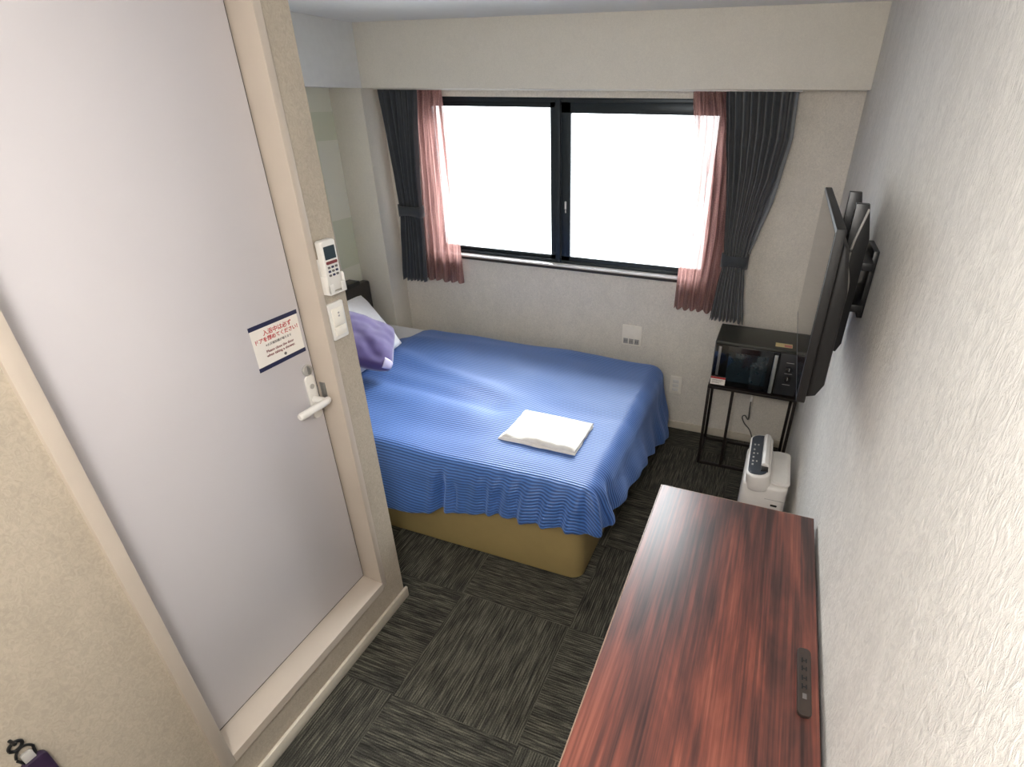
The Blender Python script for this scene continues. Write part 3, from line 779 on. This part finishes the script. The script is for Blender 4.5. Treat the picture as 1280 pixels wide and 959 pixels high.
# raised head (stadium plan, leaning top)
def slab_on(cx, cy, cz, w, h, r, t, tilt, bev, mat, name, parent, n=8):
    bm = MB(); prism(bm, rrect(w, h, r, n), 2, -t, 0, bev, 3)
    bmesh.ops.transform(bm, matrix=Matrix.Translation((cx, cy, cz)) @ Matrix.Rotation(tilt, 4, 'Y'), verts=bm.verts[:])
    return link(name, bm, mat, parent)
slab_on(-.158, -.915, .505, .096, .335, .040, .075, rad(-7), .008, M['purif'], 'head', AP)
cp = slab_on(-.1615, -.915, .5085, .074, .305, .032, .006, rad(-7), .0015, M['purifdk'], 'control_panel', AP)
for i, dy in enumerate((-.085, -.06, -.03, 0, .03, .07)):
    bm = MB(); box(bm, -.187, -.180, -.915+dy-.006, -.915+dy+.006, .5045, .5063); link('panel_button', bm, M['pvcg'], cp)
    if i % 2:
        bm = MB(); box(bm, -.172, -.166, -.915+dy-.005, -.915+dy+.005, .5065, .508); link('panel_button', bm, M['pvcg'], cp)
bm = MB(); prism(bm, [(-.150, .512), (-.148, .524), (-.138, .530), (-.124, .524), (-.118, .508)], 1, -1.01, -.775, .003); lab(link('louver', bm, M['purif'], AP), 'white curved louver flap')
bm = MB(); box(bm, -.150, -.122, -1.045, -1.012, .509, .514, r=.001); link('louver_slot', bm, M['black'], AP)
bm = MB(); prism(bm, [(-.067+a, -.925+b) for a, b in rrect(.076, .25, .022)], 2, .4555, .466, .003); tk = link('tank_lid', bm, M['purif'], AP)
bm = MB(); prism(bm, [(-.067+a, -.925+b) for a, b in rrect(.060, .226, .018)], 2, .466, .4685, .001); link('lid_inset', bm, M['pvc'], tk)
bm = MB(); prism(bm, [(-.075+a, .372+b) for a, b in rrect(.026, .009, .004)], 1, -1.0715, -1.0695); link('side_vent', bm, M['black'], AP)
bm = MB(); box(bm, -.115, -.04, -1.0712, -1.0698, .398, .400); link('panel_seam', bm, M['pvcg'], AP)

# ------------------------------------------------------------------ TV
TV = thing('television', 'black flat television with its screen facing left on the right wall', 'television', (-.10, -1.39, 1.38))
tx0, ty0, ty1, tz0, tz1 = -.1435, -1.722, -1.056, 1.183, 1.588
bm = MB(); box(bm, tx0, tx0+.020, ty0, ty1, tz0, tz1, r=.0025); link('bezel', bm, M['tvback'], TV)
bm = MB(); box(bm, tx0-.0008, tx0+.0002, ty0+.010, ty1-.010, tz0+.016, tz1-.010); link('screen', bm, M['tvscreen'], TV)
bm = MB(); prism(bm, [(tx0+.0202, 1.188), (tx0+.042, 1.195), (tx0+.056, 1.225), (tx0+.054, 1.45), (tx0+.036, 1.545), (tx0+.0202, 1.56)], 1, ty0+.02, ty1-.02, .008)
link('back_housing', bm, M['tvback'], TV)
BK = thing('tv_bracket', 'black steel wall bracket carrying the television', 'bracket', (0, -1.39, 1.4))
bm = MB(); box(bm, -.014, 0, -1.39, -1.25, 1.30, 1.48, r=.002); link('wall_plate', bm, M['black'], BK)
for y in (-1.43, -1.22):
    bm = MB(); prism(bm, [(-.0880, 1.22), (-.050, 1.215), (-.040, 1.24), (-.040, 1.52), (-.058, 1.60), (-.0880, 1.60)], 1, y-.013, y+.013, .002); link('mounting_rail', bm, M['black'], BK)
bm = MB(); box(bm, -.047, -.013, -1.44, -1.21, 1.44, 1.46, r=.002); box(bm, -.047, -.013, -1.44, -1.21, 1.33, 1.35, r=.002); link('cross_bar', bm, M['black'], BK)
bm = MB(); tube(bm, smooth([(-.058, -1.447, 1.59), (-.064, -1.449, 1.56), (-.074, -1.452, 1.51), (-.076, -1.455, 1.46), (-.062, -1.455, 1.40), (-.062, -1.452, 1.30)], 6), .003, 8)
lab(link('aerial_cable', bm, M['pvcg'], TV), 'pale grey cable looped behind the television')

# ceiling lamp near the entrance (real fitting, above and behind the camera)
LXY = (-.42, -3.15)
CL = thing('ceiling_lamp', 'round flush ceiling lamp above the entrance side of the room', 'lamp', (*LXY, HC))
bm = MB(); cyl(bm, (*LXY, HC), (*LXY, HC-.03), .17, 40, .004); link('lamp_body', bm, M['pvc'], CL)
bm = MB(); cyl(bm, (*LXY, HC-.03), (*LXY, HC-.055), .15, 40, .01); link('diffuser', bm, M['lamp'], CL)

# ------------------------------------------------------------------ light
def light(typ, name, loc, rot, energy, col, **kw):
    l = bpy.data.lights.new(name, typ); l.energy = energy; l.color = col
    for k, v in kw.items(): setattr(l, k, v)
    o = bpy.data.objects.new(name, l); COL.objects.link(o); o.location = loc; o.rotation_euler = rot; return o
light('POINT', 'ceiling_lamp_light', (*LXY, HC-.20), (0, 0, 0), 16, (1, .97, .93), shadow_soft_size=.13)
p = light('AREA', 'window_portal', (-1.42, .13, 1.39), (rad(-90), 0, 0), 1, (1, 1, 1), shape='RECTANGLE', size=1.8, size_y=.86)
p.data.cycles.is_portal = True
w = bpy.data.worlds.new('World'); scn.world = w; w.use_nodes = True
nt = w.node_tree; bg = nt.nodes['Background']
bg.inputs[0].default_value = (.94, .97, 1.0, 1)
tcw = nt.nodes.new('ShaderNodeTexCoord'); sp = nt.nodes.new('ShaderNodeSeparateXYZ'); mr = nt.nodes.new('ShaderNodeMapRange')
mr.interpolation_type = 'SMOOTHSTEP'
nt.links.new(tcw.outputs['Generated'], sp.inputs[0]); nt.links.new(sp.outputs[2], mr.inputs[0])
mr.inputs[1].default_value = .0; mr.inputs[2].default_value = .45; mr.inputs[3].default_value = 2.5; mr.inputs[4].default_value = 12.5
nt.links.new(mr.outputs[0], bg.inputs[1])       # bright overcast sky above a pale street

# ------------------------------------------------------------------ camera
cx, cy_, cz, prx, pry, prz, f = [-0.25673, -2.98504, 1.8172, -0.50486, 0.01031, -0.3521, 680.32841]
fwd = Vector((sin(prz)*cos(prx), cos(prz)*cos(prx), sin(prx))); rt = fwd.cross(Vector((0, 0, 1))).normalized(); up = rt.cross(fwd)
r2 = rt*cos(pry)+up*sin(pry); u2 = -rt*sin(pry)+up*cos(pry)
cam = bpy.data.cameras.new('Camera'); co = bpy.data.objects.new('Camera', cam); COL.objects.link(co)
mm = Matrix((r2, u2, -fwd)).transposed().to_4x4(); mm.translation = (cx, cy_, cz); co.matrix_world = mm
cam.sensor_fit = 'HORIZONTAL'; cam.sensor_width = 36; cam.lens = 36*f/1280
cam.shift_x = -73.04/1280; cam.shift_y = 19.8/1280; cam.clip_start = .02
scn.camera = co
scn.view_settings.view_transform = 'Standard'; scn.view_settings.look = 'None'
scn.view_settings.gamma = 1; scn.view_settings.exposure = 1.45; scn.view_settings.use_curve_mapping = False
scn.cycles.max_bounces = 10; scn.cycles.diffuse_bounces = 7; scn.cycles.transparent_max_bounces = 12
scn.cycles.use_denoising = True
